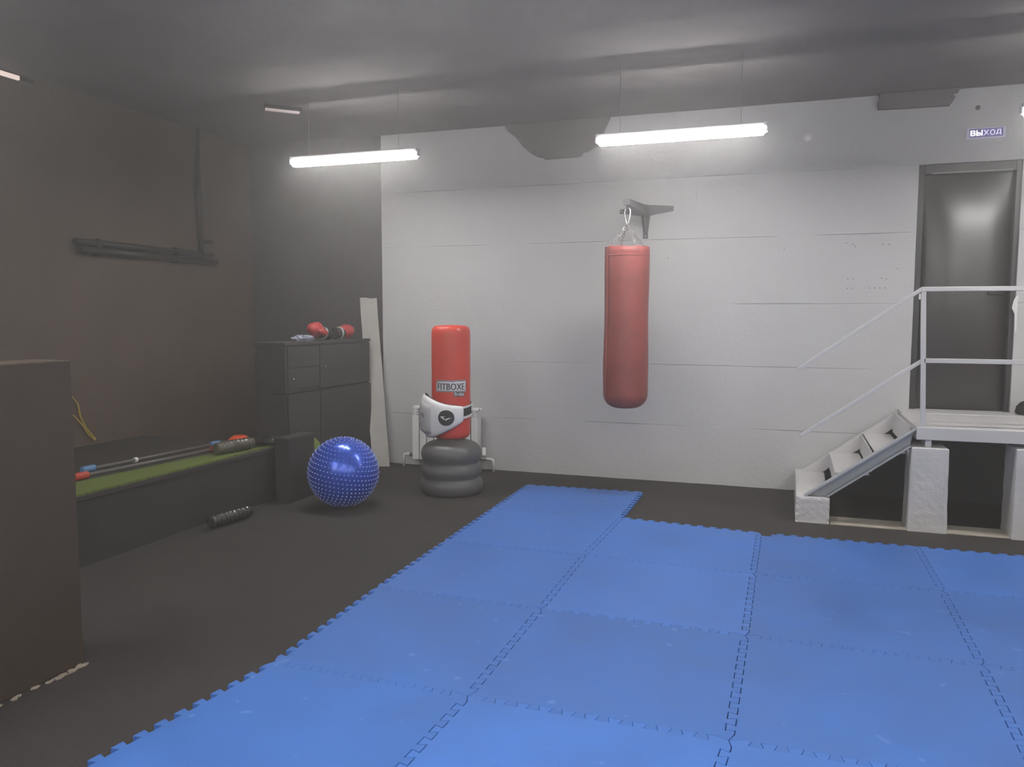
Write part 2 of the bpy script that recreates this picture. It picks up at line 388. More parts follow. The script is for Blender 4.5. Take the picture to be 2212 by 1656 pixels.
MB().bar((-3.38, 0.75, 3.305), (-3.38, 1.86, 3.305), 0.05, 0.03).build('housing', BLACKPL, cb)
MB().bar((-3.345, 0.76, 3.298), (-3.345, 1.72, 3.298), 0.022, 0.03).build('diffuser', WARMGLOW, cb)

# exit sign
sg = thing('exit_sign', 'lit lilac exit sign box above the dark door', 'sign', (3.595, Y1, 2.99))
SB = MB().box((3.46, Y1-0.028, 2.944), (3.735, Y1-0.001, 3.032)).build('box', SIGNBOX, sg, bevel=0.004)
MB().box((3.478, Y1-0.0295, 2.956), (3.715, Y1-0.0275, 3.022)).build('face', SIGNFACE, sg)
def flat_text(body, size, cx, cz, y, material, parent, name, sx=1.0, bold=0.0):
    v, f = text_mesh(body, size)
    mb = MB(); xs = [p.x for p in v]; zs = [p.y for p in v]; mx = (min(xs)+max(xs))/2; mz = (min(zs)+max(zs))/2
    n = len(v)
    mb.add([(cx+(p.x-mx)*sx, y, cz+(p.y-mz)) for p in v], f)
    o_ = mb.build(name, material, parent)
    so = o_.modifiers.new('thick', 'SOLIDIFY'); so.thickness = 0.0016; so.offset = 0
    return max(xs)-min(xs)
def bold_text(body, width, height, cx, cz, y, material, parent, name, wt):
    v, f = text_mesh(body, 1.0)
    xs = [p.x for p in v]; zs = [p.y for p in v]; mx = (min(xs)+max(xs))/2; mz = (min(zs)+max(zs))/2
    sx = width/(max(xs)-min(xs)); sz = height/(max(zs)-min(zs))
    # heavier strokes: slightly shifted copies, each a hair in front of the other
    mb = MB()
    for q, dx in enumerate((-1, -0.5, 0.0, 0.5, 1)):
        for q2, dz in enumerate((-0.3, 0.3)):
            mb.add([(cx+(p.x-mx)*sx+dx*wt, y-0.0001*(2*q+q2), cz+(p.y-mz)*sz+dz*wt) for p in v], f)
    return mb.build(name, material, parent)
x = 3.484
for c_, w_, m_ in (('В', 0.040, SIGNHOT), ('Ы', 0.050, SIGNHOT), ('Х', 0.046, SIGNLET), ('О', 0.042, SIGNLET), ('Д', 0.044, SIGNLET)):
    bold_text(c_, w_-0.008, 0.042, x+w_/2, 2.988, Y1-0.0302, m_, sg, 'letter', 0.0022 if c_ == 'В' else 0.0013); x += w_
# round white detector on the wall
dt = thing('wall_detector', 'small round white detector high on the grey wall', 'detector', (2.265, Y1, 3.044))
MB().lathe([(0.0, -0.03), (0.016, -0.028), (0.022, -0.02), (0.026, -0.006), (0.026, 0)], (2.265, Y1, 3.044), (0, 1, 0), 20).build('dome', WHITEPL, dt)
MB().lathe([(0.034, -0.007), (0.034, 0.001)], (2.265, Y1, 3.044), (0, 1, 0), 20).build('base', WHITEPL, dt)
tag(MB().lathe([(0.0, -0.02), (0.016, -0.018), (0.018, 0.001)], (3.534, Y1, 3.191), (0, 1, 0), 14).build('wall_plug', BRACK), 'small dark round plug on the wall above the exit sign', 'plug')

# ------------------------------------------------------------------ jigsaw mats
def px_floor(x, y, z):
    d = F_ + (x-1106)/FPX*R_ - (y-828)/FPX*U_; t = (z-CAM.z)/d.z; p = CAM+t*d
    return Vector((p.x, p.y))
MZ = 0.02
meas = {(1,0):(1010,1503),(1,1):(1168,1314),(1,2):(1263,1198),(1,3):(1342,1117),(1,4):(1387,1062),(0,0):(592,1428),(0,1):(815,1268),(0,4):(1140,1046),
        (2,0):(1574,1598),(2,1):(1609,1372),(2,2):(1627,1239),(2,3):(1640,1150),(3,1):(2121,1436),(3,2):(2036,1276),(3,3):(1980,1180)}
G = {k_: px_floor(*v_, MZ) for k_, v_ in meas.items()}
G[0,2] = G[0,1].lerp(G[0,4], 1/3); G[0,3] = G[0,1].lerp(G[0,4], 2/3)
G[3,0] = G[3,1]+(G[3,1]-G[3,2])*0.98
for i in range(4):
    G[i,-1] = G[i,0]+(G[i,0]-G[i,1]); G[i,-2] = G[i,-1]+(G[i,0]-G[i,1])
for i, q in ((0, (203, 1640)), (1, (869, 1652)), (2, (1556, 1652))):
    u_ = (px_floor(*q, MZ)-G[i,0]).normalized(); G[i,-1] = G[i,0]+u_; G[i,-2] = G[i,0]+u_*2
u_ = (px_floor(2205, 1603, MZ)-G[3,1]).normalized(); G[3,0] = G[3,1]+u_; G[3,-1] = G[3,1]+u_*2; G[3,-2] = G[3,1]+u_*3
for j in range(-2, 4): G[4,j] = G[3,j]+(G[3,j]-G[2,j])
AMP = 0.017
def edge(A, B):
    d = B-A; L_ = d.length; t = d/L_; n = Vector((-t.y, t.x)); P = [A]
    pitch = (L_-0.10)/10
    for q in range(10):
        s0 = 0.05+q*pitch
        for ds, h in ((0.028, -1), (0.018, 1), (pitch-0.018, 1), (pitch-0.028, -1)):
            off = {(-1): -AMP, 1: AMP}[h]
            P.append(A+t*(s0+ds)+n*off)
    # lead-in and lead-out lie on the low line
    P.insert(1, A+t*0.045-n*AMP)
    P.append(A+t*(L_-0.045)-n*AMP)
    return P          # without B
EC = {}
def get_edge(a, b):
    if (a, b) in EC: return EC[a, b]
    if (b, a) in EC:
        P = EC[b, a]; return [G[a]] + P[1:][::-1]
    EC[a, b] = edge(G[a], G[b]); return EC[a, b]
def inset(P, gs):
    n = len(P); out = []
    for i in range(n):
        a, b, c = P[i-1], P[i], P[(i+1) % n]
        d1 = (b-a); d2 = (c-b)
        if d1.length < 1e-6 or d2.length < 1e-6: continue
        d1.normalize(); d2.normalize()
        n1 = Vector((-d1.y, d1.x)); n2 = Vector((-d2.y, d2.x)); m = n1+n2
        if m.length < 1e-4: continue
        m.normalize(); k_ = max(0.35, m.dot(n1)); out.append(b+m*gs[i]/k_)
    return out
tl = {(0,3): 'the blue foam mat lying farthest out, alone toward the end wall'}
rowname = {3: 'jutting toward the end wall', 2: 'in second row from end wall', 1: 'in third row from end wall', 0: 'in fourth row from end wall',
           -1: 'in fifth row from end wall', -2: 'in sixth row from end wall'}
colname = {0: 'first column from the ball', 1: 'second column', 2: 'third column', 3: 'fourth column'}
for i in range(4):
    for j in range(-2, 4):
        if j == 3 and i != 0: continue
        if (i == 3 and j < 0): continue
        a, b, c, d = (i, j), (i+1, j), (i+1, j+1), (i, j+1)
        E = [get_edge(a, b), get_edge(b, c), get_edge(c, d), get_edge(d, a)]
        P = []; gs = []
        for e_, g_ in zip(E, (0.0008, 0.0017, 0.0008, 0.0017)):
            P += e_; gs += [g_]*len(e_)
        P = inset(P, gs)
        if (i, j) == (2, 2):      # missing corner piece
            dd = G[d]; ux = (G[c]-G[d]).normalized(); uy = (G[a]-G[d]).normalized()
            def rel(p): return (p-dd).dot(ux), (p-dd).dot(uy)
            P = [p for p in P if not (rel(p)[0] < 0.085 and rel(p)[1] < 0.07)]
            # the outline runs far edge -> notch -> near-side teeth: find the gap it left
            gap = [q for q in range(len(P)) if (P[q]-P[q-1]).length > 0.075 and (P[q]-dd).length < 0.3 and (P[q-1]-dd).length < 0.3]
            if gap:
                a_, b_ = rel(P[gap[0]-1]), rel(P[gap[0]])
                P[gap[0]:gap[0]] = [dd+ux*0.082+uy*a_[1], dd+ux*0.080+uy*0.075, dd+ux*b_[0]+uy*0.075]
        o = MB().prism([(p.x, p.y, 0.0005) for p in P], (0, 0, MZ-0.0005)).build('foam_mat', MATB, bevel=0.0012, seg=1)
        tag(o, f'blue jigsaw foam mat {rowname[j]}, {colname[i]}', 'mat', 'blue jigsaw mats')

# ------------------------------------------------------------------ stairs
def grey_block(name, lo, hi, label, seed, taper=0.0):
    x0, y0, z0 = lo; x1, y1, z1 = hi; rnd = random.Random(seed)
    bm = bmesh.new(); bmesh.ops.create_cube(bm, size=1)
    bmesh.ops.subdivide_edges(bm, edges=bm.edges[:], cuts=9, use_grid_fill=True)
    for v in bm.verts:
        p = v.co; e = [abs(abs(c_)-0.5) < 1e-4 for c_ in p]
        tz = p.z+0.5
        xx = x0+(x1-x0)*(p.x+0.5); xx += taper*(0.5-(p.x+0.5))*2*tz
        q = Vector((xx, y0+(y1-y0)*(p.y+0.5), z0+(z1-z0)*tz))
        if p.z > -0.49:
            if sum(e) >= 2: q += (Vector(((x0+x1)/2, (y0+y1)/2, (z0+z1)/2))-q).normalized()*rnd.uniform(0.001, 0.008)
            else: q += 0.0025*noise.noise_vector(q*14)
        v.co = q
    me = bpy.data.meshes.new(name)
    org = Vector(((x0+x1)/2, (y0+y1)/2, z0))
    for v in bm.verts: v.co -= org
    bm.to_mesh(me); bm.free(); me.materials.append(PLINTH)
    o_ = bpy.data.objects.new(name, me); COL.objects.link(o_); o_.location = org
    md = o_.modifiers.new('bevel', 'BEVEL'); md.width = 0.003; md.segments = 1; md.limit_method = 'ANGLE'
    return tag(o_, label, 'block')
YF, YB = 3.36, 4.49
grey_block('concrete_plinth', (2.245, YF-0.01, 0), (2.482, YB, 0.197), 'low chipped grey concrete plinth under the foot of the stairs', 3)
grey_block('concrete_support', (3.002, YF-0.02, 0), (3.256, YF+0.28, 0.607), 'grey concrete support block between stair stringer and landing', 4, 0.008)
grey_block('concrete_pier', (3.648, YF-0.03, 0), (3.93, YF+0.28, 0.63), 'grey concrete pier under the door end of the landing', 5, 0.006)
tag(MB().prism([(2.49, YF+0.0, 0.0005), (5.4, YF+0.0, 0.0005), (5.4, YF+0.24, 0.0005), (2.49, YF+0.24, 0.0005)], (0, 0, 0.006)).build('floor_slab', SLAB), 'dusty pale concrete strip under the stairs and landing', 'slab')

struct(MB().prism([(x, YB-0.001, z) for x, z in ((2.50, 0.0), (2.50, 0.19), (2.99, 0.52), (3.01, 0.655), (5.4, 0.655), (5.4, 0.0))], (0, 0.0195, 0)).build('wall_understair_shade', DFRAME), 'dark sheet standing in for shade below stairs and landing')  # dark sheet added on the wall for the shade under stairs and landing
st = thing('staircase', 'pale grey painted steel staircase climbing to the landing', 'stairs', (2.65, 3.9, 0.197))
def stringer(y0, flip):
    s = MB(); A = Vector((2.30, 0, 0.196)); B = Vector((3.035, 0, 0.738))
    d = (B-A).normalized(); n = Vector((d.z, 0, -d.x))      # n points down-right
    H = 0.120
    def pt(p, y): return (p.x, y, p.z)
    yi = y0+(0.07 if not flip else -0.07)
    A2 = Vector((2.465, 0, 0.198)); B2 = Vector((3.008, 0, 0.605))
    w = 0.006
    ya, yb = sorted((yi, yi+(-w if flip else w)))
    s.prism([pt(A, ya), pt(A2, ya), pt(B2, ya), pt(B, ya)], (0, yb-ya, 0))
    for P, Q, sg_ in ((A, B, 1), (A2, B2, -1)):
        ya, yb = sorted((y0, yi))
        off = n*0.010*sg_
        s.prism([pt(P, ya), pt(Q, ya), pt(Q+off, ya), pt(P+off, ya)], (0, yb-ya, 0))
    return s
stringer(YF+0.005, False).build('stringer', CHAN, st)
stringer(YB-0.015, True).build('stringer', RAILW, st)
for (xa, xb, z) in ((2.515, 2.750, 0.378), (2.775, 2.985, 0.553)):
    MB().box((xa, YF+0.085, z-0.012), (xb, YB-0.095, z)).build('tread', RAILW, st, bevel=0.003)
for (xa, za, zb) in ((2.517, 0.250, 0.366), (2.757, 0.395, 0.541), (3.0, 0.575, 0.745)):
    MB().box((xa, YF+0.085, za), (xa+0.008, YB-0.095, zb)).build('riser', RAILW, st)

ld = thing('landing', 'pale grey landing slab in front of the exit door', 'landing', (4.0, 3.95, 0.66))
MB().box((3.037, YF-0.005, 0.662), (5.4, YB-0.24, 0.752)).build('slab', RAILW, ld, bevel=0.004)
MB().box((3.05, YB-0.235, 0.662), (5.4, YB+0.015, 0.757)).build('sill', RAILW, ld, bevel=0.004)
MB().box((DX0+0.002, YB+0.019, 0.735), (DX1-0.002, YB+0.10, 0.757)).build('threshold', RAILW, door)
MB().box((3.10, YF+0.03, 0.604), (3.14, YF+0.22, 0.664)).build('packer', RAILW, ld)
MB().box((3.72, YF+0.03, 0.628), (3.80, YF+0.22, 0.664)).build('packer', RAILW, ld)

rl = thing('handrail', 'thin pale grey tube railing along stairs and landing', 'railing', (3.06, YF+0.02, 0.752))
yr = YF+0.022; wv = 0.032
def rail(name, a, b, w=wv): MB().bar(a, b, w, w).build(name, RAILW, rl, bevel=0.003)
rail('post', (2.262, yr, 0.197), (2.262, yr, 1.165), 0.028)
rl.children[-1].scale = (1, 1, 1)
rail('post', (3.078, yr, 0.752), (3.045, yr, 1.705))
rail('post', (5.2, yr, 0.752), (5.2, yr, 1.705))
rail('top_rail', (3.03, yr, 1.722), (5.3, yr, 1.722))
rail('top_rail', (2.235, yr, 1.14), (3.036, yr, 1.725), 0.026)
rail('middle_rail', (3.065, yr, 1.222), (5.3, yr, 1.222))
rail('middle_rail', (2.265, yr, 0.645), (3.065, yr, 1.228), 0.026)
# dark bag on the landing
bg_ = MB().blob((4.02, 4.38, 0.80), (0.14, 0.10, 0.075), amp=0.25, seed=2.0, flat=0.757)
tag(bg_.build('bag', BLACK), 'dark soft bag slumped on the landing by the door', 'bag')

# ------------------------------------------------------------------ hanging bag and bracket
BX, BY = 0.893, 3.65
br = thing('wall_bracket', 'grey steel T-shaped wall bracket holding the punching bag', 'bracket', (0.90, Y1, 2.48))
yw = Y1-0.012
pl = [(0.655, 2.468), (0.655, 2.508), (0.70, 2.512), (0.86, 2.538), (0.93, 2.540), (1.145, 2.522), (1.145, 2.478), (0.99, 2.455), (0.935, 2.445), (0.918, 2.30), (0.918, 2.238), (0.872, 2.238),
      (0.872, 2.30), (0.852, 2.445), (0.80, 2.450), (0.70, 2.468)]
MB().prism([(x, yw, z) for x, z in pl], (0, 0.013, 0)).build('wall_plate', BRACK, br, bevel=0.002)
MB().prism([(BX-0.026, Y1-0.01, 2.535), (BX-0.026, Y1-0.01, 2.44), (BX-0.026, BY-0.05, 2.425), (BX-0.026, BY-0.05, 2.475), (BX-0.026, BY+0.2, 2.49)], (0.052, 0, 0)).build('arm', BRACK, br, bevel=0.004)
MB().prism([(BX-0.004, Y1-0.01, 2.45), (BX-0.004, Y1-0.01, 2.28), (BX-0.004, Y1-0.16, 2.442)], (0.008, 0, 0)).build('gusset', BRACK, br)
for (x, z) in ((0.675, 2.489), (1.125, 2.50), (0.895, 2.258), (0.91, 2.535)):
    MB().lathe([(0.0, -0.008), (0.008, -0.006), (0.010, 0.0), (0.010, 0.004)], (x, yw, z), (0, 1, 0), 10).build('bolt', CHROME, br)
ey = MB(); ey.tube([(BX+0.0, BY+0.018*math.cos(2*PI*k/14), 2.418+0.018*math.sin(2*PI*k/14)) for k in range(14)], 0.005, 6, closed=True); ey.build('eyelet', STEELD, br)

cr_ = MB()
zt, zb_ = 2.412, 2.275
pts = []
for k in range(28):
    a = 2*PI*k/28
    zz = (zt+zb_)/2+(zt-zb_)/2*math.sin(a)
    w_ = 0.014+0.020*max(0, (zz-zb_)/(zt-zb_))**1.0
    pts.append((BX+w_*math.cos(a)*0.9, BY, zz))
cr_.tube(pts, 0.0058, 8, closed=True)
tag(cr_.build('carabiner', CHROME), 'shiny steel snap hook between bracket arm and bag chains', 'carabiner')

pb = thing('punching_bag', 'long worn red punching bag hanging from the wall bracket', 'punching bag', (BX, BY, 0.775))
ZB, ZT, RB = 0.775, 2.09, 0.181
prof = [(0.0, ZB)]
for k in range(1, 13):
    a = PI/2*k/12; prof.append((RB*1.01-0.115+0.115*math.sin(a), ZB+0.115*(1-math.cos(a)) ))
prof[0] = (0.0, ZB)
for k in range(1, 30):
    z = ZB+0.115+(ZT-ZB-0.115)*k/29
    prof.append((RB*(1.01+0.012*math.sin(z*7)-0.01*(z-ZB)), z))
prof += [(RB-0.012, ZT+0.0), (RB-0.016, ZT-0.05), (0.0, ZT-0.05)]
bm_ = MB().lathe(prof, (BX, BY, 0), (0, 0, 1), 48)
for v in bm_.v:
    d = Vector((v.x-BX, v.y-BY, 0)); rr = d.length
    if rr > 0.05:
        a = math.atan2(d.y, d.x); kx = 1+0.02*noise.noise(Vector((math.cos(a)*1.5, math.sin(a)*1.5, v.z*2.2)))+0.008*noise.noise(Vector((math.cos(a)*5, math.sin(a)*5, v.z*9)))
        if v.z > ZT-0.001: v.z += 0.010*noise.noise(Vector((math.cos(a)*2.5, math.sin(a)*2.5, 4)))
        v.x = BX+d.x*kx; v.y = BY+d.y*kx
body = bm_.build('body', REDBAG, pb)
# overlapping seam flap down the side and the sewn top band
sd = MB(); V = []
for k in range(25):
    z = ZT-0.002-(ZT-ZB-0.12)*k/24
    for q, (a0, ro) in enumerate(((-2.55, 0.001), (-2.53, 0.006), (-2.33, 0.0065), (-2.31, 0.001))):
        r = RB*(1.01+0.012*math.sin(z*7)-0.01*(z-ZB))+ro+0.004
        V.append((BX+r*math.cos(a0), BY+r*math.sin(a0), z))
sd.add(V, [(i*4+q, i*4+q+1, (i+1)*4+q+1, (i+1)*4+q) for i in range(24) for q in range(3)], True); sd.build('seam_flap', REDBAG, pb)
bd = MB(); bd.lathe([(RB+0.001, ZT-0.075), (RB+0.005, ZT-0.073), (RB+0.005, ZT-0.068), (RB+0.001, ZT-0.066)], (BX, BY, 0), (0, 0, 1), 48); bd.build('stitch_band', REDBAG, pb)
def link_chain(a, b, name, parent, material, sag=0.0):
    a, b = Vector(a), Vector(b); L_ = (b-a).length; n = int(L_/0.030); mb = MB(); d = (b-a).normalized()
    sd_ = d.cross(Vector((0, 1, 0.2))).normalized(); up = sd_.cross(d)
    for k in range(n):
        c = a+(b-a)*(k+0.5)/n; u = sd_ if k % 2 else up
        c = c + Vector((0, 0, -sag*math.sin(PI*(k+0.5)/n)))
        mb.tube([c+d*0.019*math.cos(2*PI*q/10)+u*0.0095*math.sin(2*PI*q/10) for q in range(10)], 0.0033, 5, closed=True)
    return mb.build(name, material, parent)
hook = Vector((BX, BY, 2.277))
for ang in (-2.45, -0.95, 0.55, 2.2):
    e_ = Vector((BX+(RB-0.02)*math.cos(ang), BY+(RB-0.02)*math.sin(ang), ZT-0.005))
    link_chain(hook, e_, 'chain', pb, CHAIN, 0.004)
    MB().tube([e_+Vector((0.014*math.cos(ang+PI/2)*math.cos(t), 0.014*math.sin(ang+PI/2)*math.cos(t), -0.01+0.014*math.sin(t))) for t in [2*PI*q/12 for q in range(12)]], 0.003, 5, closed=True).build('ring', CHROME, pb)

# ------------------------------------------------------------------ standing boxing tower
FX, FY = -0.588, 3.45
tw = thing('boxing_tower', 'red free-standing boxing tower on a ribbed grey base', 'punching bag', (FX, FY, 0))
prof = [(0.0, 0.0), (0.235, 0.0), (0.252, 0.006), (0.262, 0.02)]
def bulge(z0, z1, rin, rout, n=12):
    return [(rin+(rout-rin)*math.sin(PI*k/n)**0.75, z0+(z1-z0)*k/n) for k in range(1, n+1)]
prof += [(0.272, 0.04), (0.276, 0.065), (0.274, 0.09), (0.266, 0.112), (0.252, 0.130), (0.247, 0.140)]
prof += [(0.250, 0.150), (0.262, 0.170), (0.268, 0.195), (0.267, 0.220), (0.258, 0.243), (0.245, 0.260), (0.240, 0.272)]
prof += [(0.245, 0.285), (0.258, 0.308), (0.264, 0.335), (0.262, 0.365), (0.252, 0.392), (0.232, 0.418), (0.20, 0.438), (0.165, 0.450), (0.135, 0.458), (0.12, 0.468), (0.12, 0.52), (0.0, 0.52)]
MB().lathe(prof, (FX, FY, 0), (0, 0, 1), 56).build('base', BASEGREY, tw)
RT = 0.167
prof = [(0.11, 0.478), (0.125, 0.478), (0.145, 0.486), (0.160, 0.505), (RT, 0.535), (RT+0.001, 0.75), (RT, 1.0), (RT, 1.36), (RT-0.001, 1.40), (RT-0.008, 1.425), (RT-0.025, 1.443), (RT-0.05, 1.450), (0.0, 1.455)]
MB().lathe(prof, (FX, FY, 0), (0, 0, 1), 56).build('foam_column', RED, tw)
to_cam = math.atan2(CAM.y-FY, CAM.x-FX)
def cyl(a_off, z, r):          # a_off in metres along the arc, + to the viewer's right
    t = to_cam + a_off/RT
    return Vector((FX+r*math.cos(t), FY+r*math.sin(t), z))
for z in (1.20, 1.075, 1.045):   # shallow creases in the vinyl
    MB().tube([cyl(a, z+0.003*math.sin(a*30), RT+0.0006) for a in [-0.10+0.02*q for q in range(11)]], 0.0012, 5).build('crease', RED, tw)
def patch(aw, az, z0, z1, r, name, material, parent, cham=0.02, notch=True):
    # rounded sticker on the cylinder, aw..az along the arc
    cols = 14; mb = MB(); V = []
    for i in range(cols+1):
        a = aw+(az-aw)*i/cols
        edge_ = min(a-aw, az-a)
        dz = max(0, cham-(a-aw))*0.8 if a-aw < cham else 0
        nt_ = 0.006*max(0, 1-abs(a-(aw+0.54*(az-aw)))/0.022) if notch else 0
        V += [cyl(a, z0, r), cyl(a, z1-dz-nt_, r)]
    mb.add(V, [(2*i, 2*i+2, 2*i+3, 2*i+1) for i in range(cols)], True)
    o_ = mb.build(name, material, parent)
    return o_
LC = 0.0
patch(LC-0.142, LC+0.142, 0.890, 0.990, RT+0.0015, 'sticker_border', STICKS, tw)
patch(LC-0.137, LC+0.138, 0.894, 0.985, RT+0.0020, 'sticker_outline', INK, tw)
patch(LC-0.133, LC+0.134, 0.898, 0.980, RT+0.0025, 'sticker', STICKW, tw)
def arc_text(body, width, height, ac, zc, r, material, parent, name, bold=0.0):
    v, f = text_mesh(body, 1.0)
    xs = [p.x for p in v]; zs = [p.y for p in v]; mx = (min(xs)+max(xs))/2; mz = (min(zs)+max(zs))/2
    sx = width/(max(xs)-min(xs)); sz = height/(max(zs)-min(zs)); mb = MB()
    for q, dx in enumerate((-bold, 0, bold) if bold else (0,)):
        mb.add([cyl(ac+(p.x-mx)*sx+dx, zc+(p.y-mz)*sz, r+0.0002*q) for p in v], f)
    return mb.build(name, material, parent)
arc_text('FITBOXE', 0.240, 0.055, LC, 0.935, RT+0.0034, INK, tw, 'lettering', 0.0015)
patch(LC+0.022, LC+0.122, 0.850, 0.892, RT+0.0010, 'name_strip', BASEGREY, tw, 0.0, False)
arc_text('Brube', 0.088, 0.030, LC+0.072, 0.872, RT+0.0022, STICKW, tw, 'small_lettering', 0.0006)

# ------------------------------------------------------------------ belly pad round the tower
ar = Vector((math.cos(to_cam+PI/2), math.sin(to_cam+PI/2), 0)); ab = Vector((math.cos(to_cam), math.sin(to_cam), 0))
def loc(a, b, z): return Vector((FX, FY, 0))+ar*a+ab*b+Vector((0, 0, z))
bp_ = thing('belly_pad', 'white belly protector pad strapped round the boxing tower', 'protector pad', (FX, FY, 0.50))
PATH = [(-0.215, -0.13), (-0.238, -0.07), (-0.243, -0.01), (-0.232, 0.05), (-0.205, 0.105), (-0.165, 0.150), (-0.115, 0.181), (-0.06, 0.200), (0.0, 0.205), (0.055, 0.198), (0.095, 0.182), (0.105, 0.176)]
def interp(L_, t):
    x = t*(len(L_)-1); i = min(int(x), len(L_)-2); f = x-i
    return tuple(L_[i][k]+(L_[i+1][k]-L_[i][k])*f for k in range(len(L_[i])))
TOP = [(0.84,), (0.858,), (0.862,), (0.858,), (0.846,), (0.826,), (0.806,), (0.791,), (0.781,), (0.775,), (0.770,), (0.762,)]
BOT = [(0.63,), (0.575,), (0.54,), (0.512,), (0.498,), (0.502,), (0.524,), (0.550,), (0.578,), (0.607,), (0.632,), (0.650,)]
def pad_point(t, h, off):      # h 0..1 bottom to top; off outward
    a, b = interp(PATH, t); a2, b2 = interp(PATH, min(1, t+0.02)); a1, b1 = interp(PATH, max(0, t-0.02))
    ta, tb = a2-a1, b2-b1; l = math.hypot(ta, tb); na, nb = -tb/l, ta/l
    if na*a+nb*b < 0: na, nb = -na, -nb
    z = interp(BOT, t)[0]+(interp(TOP, t)[0]-interp(BOT, t)[0])*h
    return loc(a+na*off, b+nb*off, z)
def shell(t0, t1, h0, h1, base, thick, name, material, nt=36, nh=12, parent=bp_, power=0.35):
    mb = MB(); V = []
    for i in range(nt+1):
        t = t0+(t1-t0)*i/nt
        for j in range(nh+1):
            s = j/nh; h = h0+(h1-h0)*s
            e = max(0.0, 4*s*(1-s))**power * max(0.0, min(1, min(i, nt-i)/2.0*0.5+0.35))
            V.append(pad_point(t, h, base+thick*e))
        for j in range(nh+1):
            s = 1-j/nh; V.append(pad_point(t, h0+(h1-h0)*s, base-0.001))
    w = 2*(nh+1)
    fs = [(i*w+k_, i*w+(k_+1) % w, (i+1)*w+(k_+1) % w, (i+1)*w+k_) for i in range(nt) for k_ in range(w)]
    fs += [list(range(w)), [nt*w+k_ for k_ in range(w)][::-1]]
    mb.add(V, fs, True); return mb.build(name, material, parent)
shell(0.0, 1.0, -0.012, 1.018, -0.018, 0.012, 'lining', BLACK)
shell(0.0, 1.0, 0.0, 1.0, -0.008, 0.022, 'cover', PADW)
fp = shell(0.06, 0.455, 0.10, 0.84, 0.008, 0.024, 'front_panel', PADG, 24, 12)
shell(0.12, 0.41, 0.11, 0.22, 0.029, 0.005, 'lower_print', PRINTG, 12, 4, fp, 0.1)
shell(0.27, 0.375, 0.46, 0.60, 0.0295, 0.004, 'logo_print', PRINTG, 10, 4, fp, 0.1)
# round black emblem with a pale wing mark
tc_, hc_ = 0.665, 0.515
def emb(u, v, off):
    du = u*0.80/0.345/1.02
    t = tc_+du*0.68; zz = interp(BOT, tc_)[0]+(interp(TOP, tc_)[0]-interp(BOT, tc_)[0])*hc_+v
    h = (zz-interp(BOT, t)[0])/(interp(TOP, t)[0]-interp(BOT, t)[0])
    return pad_point(t, h, off)
RD = 0.066; mb = MB(); V = [emb(0, 0, 0.0185)]; N = 32
for q, rr in enumerate((0.5, 1.0)):
    V += [emb(RD*rr*math.cos(2*PI*k_/N), RD*rr*math.sin(2*PI*k_/N), 0.0185) for k_ in range(N)]
fs = [(0, 1+k_, 1+(k_+1) % N) for k_ in range(N)]+[(1+k_, 1+N+k_, 1+N+(k_+1) % N, 1+(k_+1) % N) for k_ in range(N)]
mb.add(V, fs, True); em = mb.build('emblem', BLACKPL, bp_)
wing = [(640,820),(680,798),(745,798),(808,800),(765,815),(730,830),(752,850),(800,872),(845,868),(900,850),(995,846),(930,872),(880,895),(818,935),(760,900),(700,860)]
mb = MB(); mb.add([emb((x-825)/255*RD, -(y-848)/255*RD, 0.0195) for x, y in wing], [list(range(len(wing)))]); mb.build('wing_mark', PADW, em)
# strap: black web with white edge tapes, and a white tab
def strap(a0, z0a, z1a, z0b, z1b, name, material, r, t0, t1, n=16):
    mb = MB(); V = []
    for i in range(n+1):
        f = i/n; t = t0+(t1-t0)*f
        for rr, zz in ((r, z0a+(z0b-z0a)*f), (r, z1a+(z1b-z1a)*f), (r-0.003, z1a+(z1b-z1a)*f), (r-0.003, z0a+(z0b-z0a)*f)):
            V.append(Vector((FX+rr*math.cos(t), FY+rr*math.sin(t), zz)))
    fs = [(i*4+k_, i*4+(k_+1) % 4, (i+1)*4+(k_+1) % 4, (i+1)*4+k_) for i in range(n) for k_ in range(4)]+[(0, 1, 2, 3), (n*4+3, n*4+2, n*4+1, n*4)]
    mb.add(V, fs, False); return mb.build(name, material, bp_)
s0, s1 = to_cam+0.50, to_cam+3.0
strap(0, 0.668, 0.752, 0.72, 0.80, 'strap', BLACK, RT+0.010, s0, s1, 24)
strap(0, 0.744, 0.762, 0.796, 0.812, 'edge_tape', PADW, RT+0.0125, s0, s1, 24)
strap(0, 0.655, 0.676, 0.708, 0.726, 'edge_tape', PADW, RT+0.0125, s0, s1, 24)
strap(0, 0.715, 0.792, 0.722, 0.80, 'buckle_tab', PADW, RT+0.018, to_cam+1.25, to_cam+1.75, 10)

# ------------------------------------------------------------------ radiator
rd = thing('radiator', 'white sectional radiator with bent feed pipes behind the boxing tower', 'radiator', (-1.05, 4.42, 0.0))
nsec = 9; rx0, rx1 = -1.415, -0.695; sw = (rx1-rx0)/nsec
for k_ in range(nsec):
    a = rx0+k_*sw+0.002; b = a+sw-0.009
    m_ = MB(); m_.box((a, 4.365, 0.085), (b, 4.372, 0.535)); m_.box((a+0.025, 4.372, 0.085), (b-0.025, 4.455, 0.60))
    m_.box((a, 4.450, 0.085), (b, 4.455, 0.60))
    sc_ = m_.build('section', WHITEPL, rd, bevel=0.003)
    g_ = MB()
    for z in (0.545, 0.572, 0.60): g_.box((a, 4.366, z), (b, 4.372, z+0.012))
    g_.box((a+0.033, 4.367, 0.535), (a+0.041, 4.371, 0.61)); g_.build('grille', WHITEPL, sc_)
    MB().tube([(a, 4.41, 0.612), (b, 4.41, 0.612)], 0.018, 10).build('top_tube', WHITEPL, sc_)
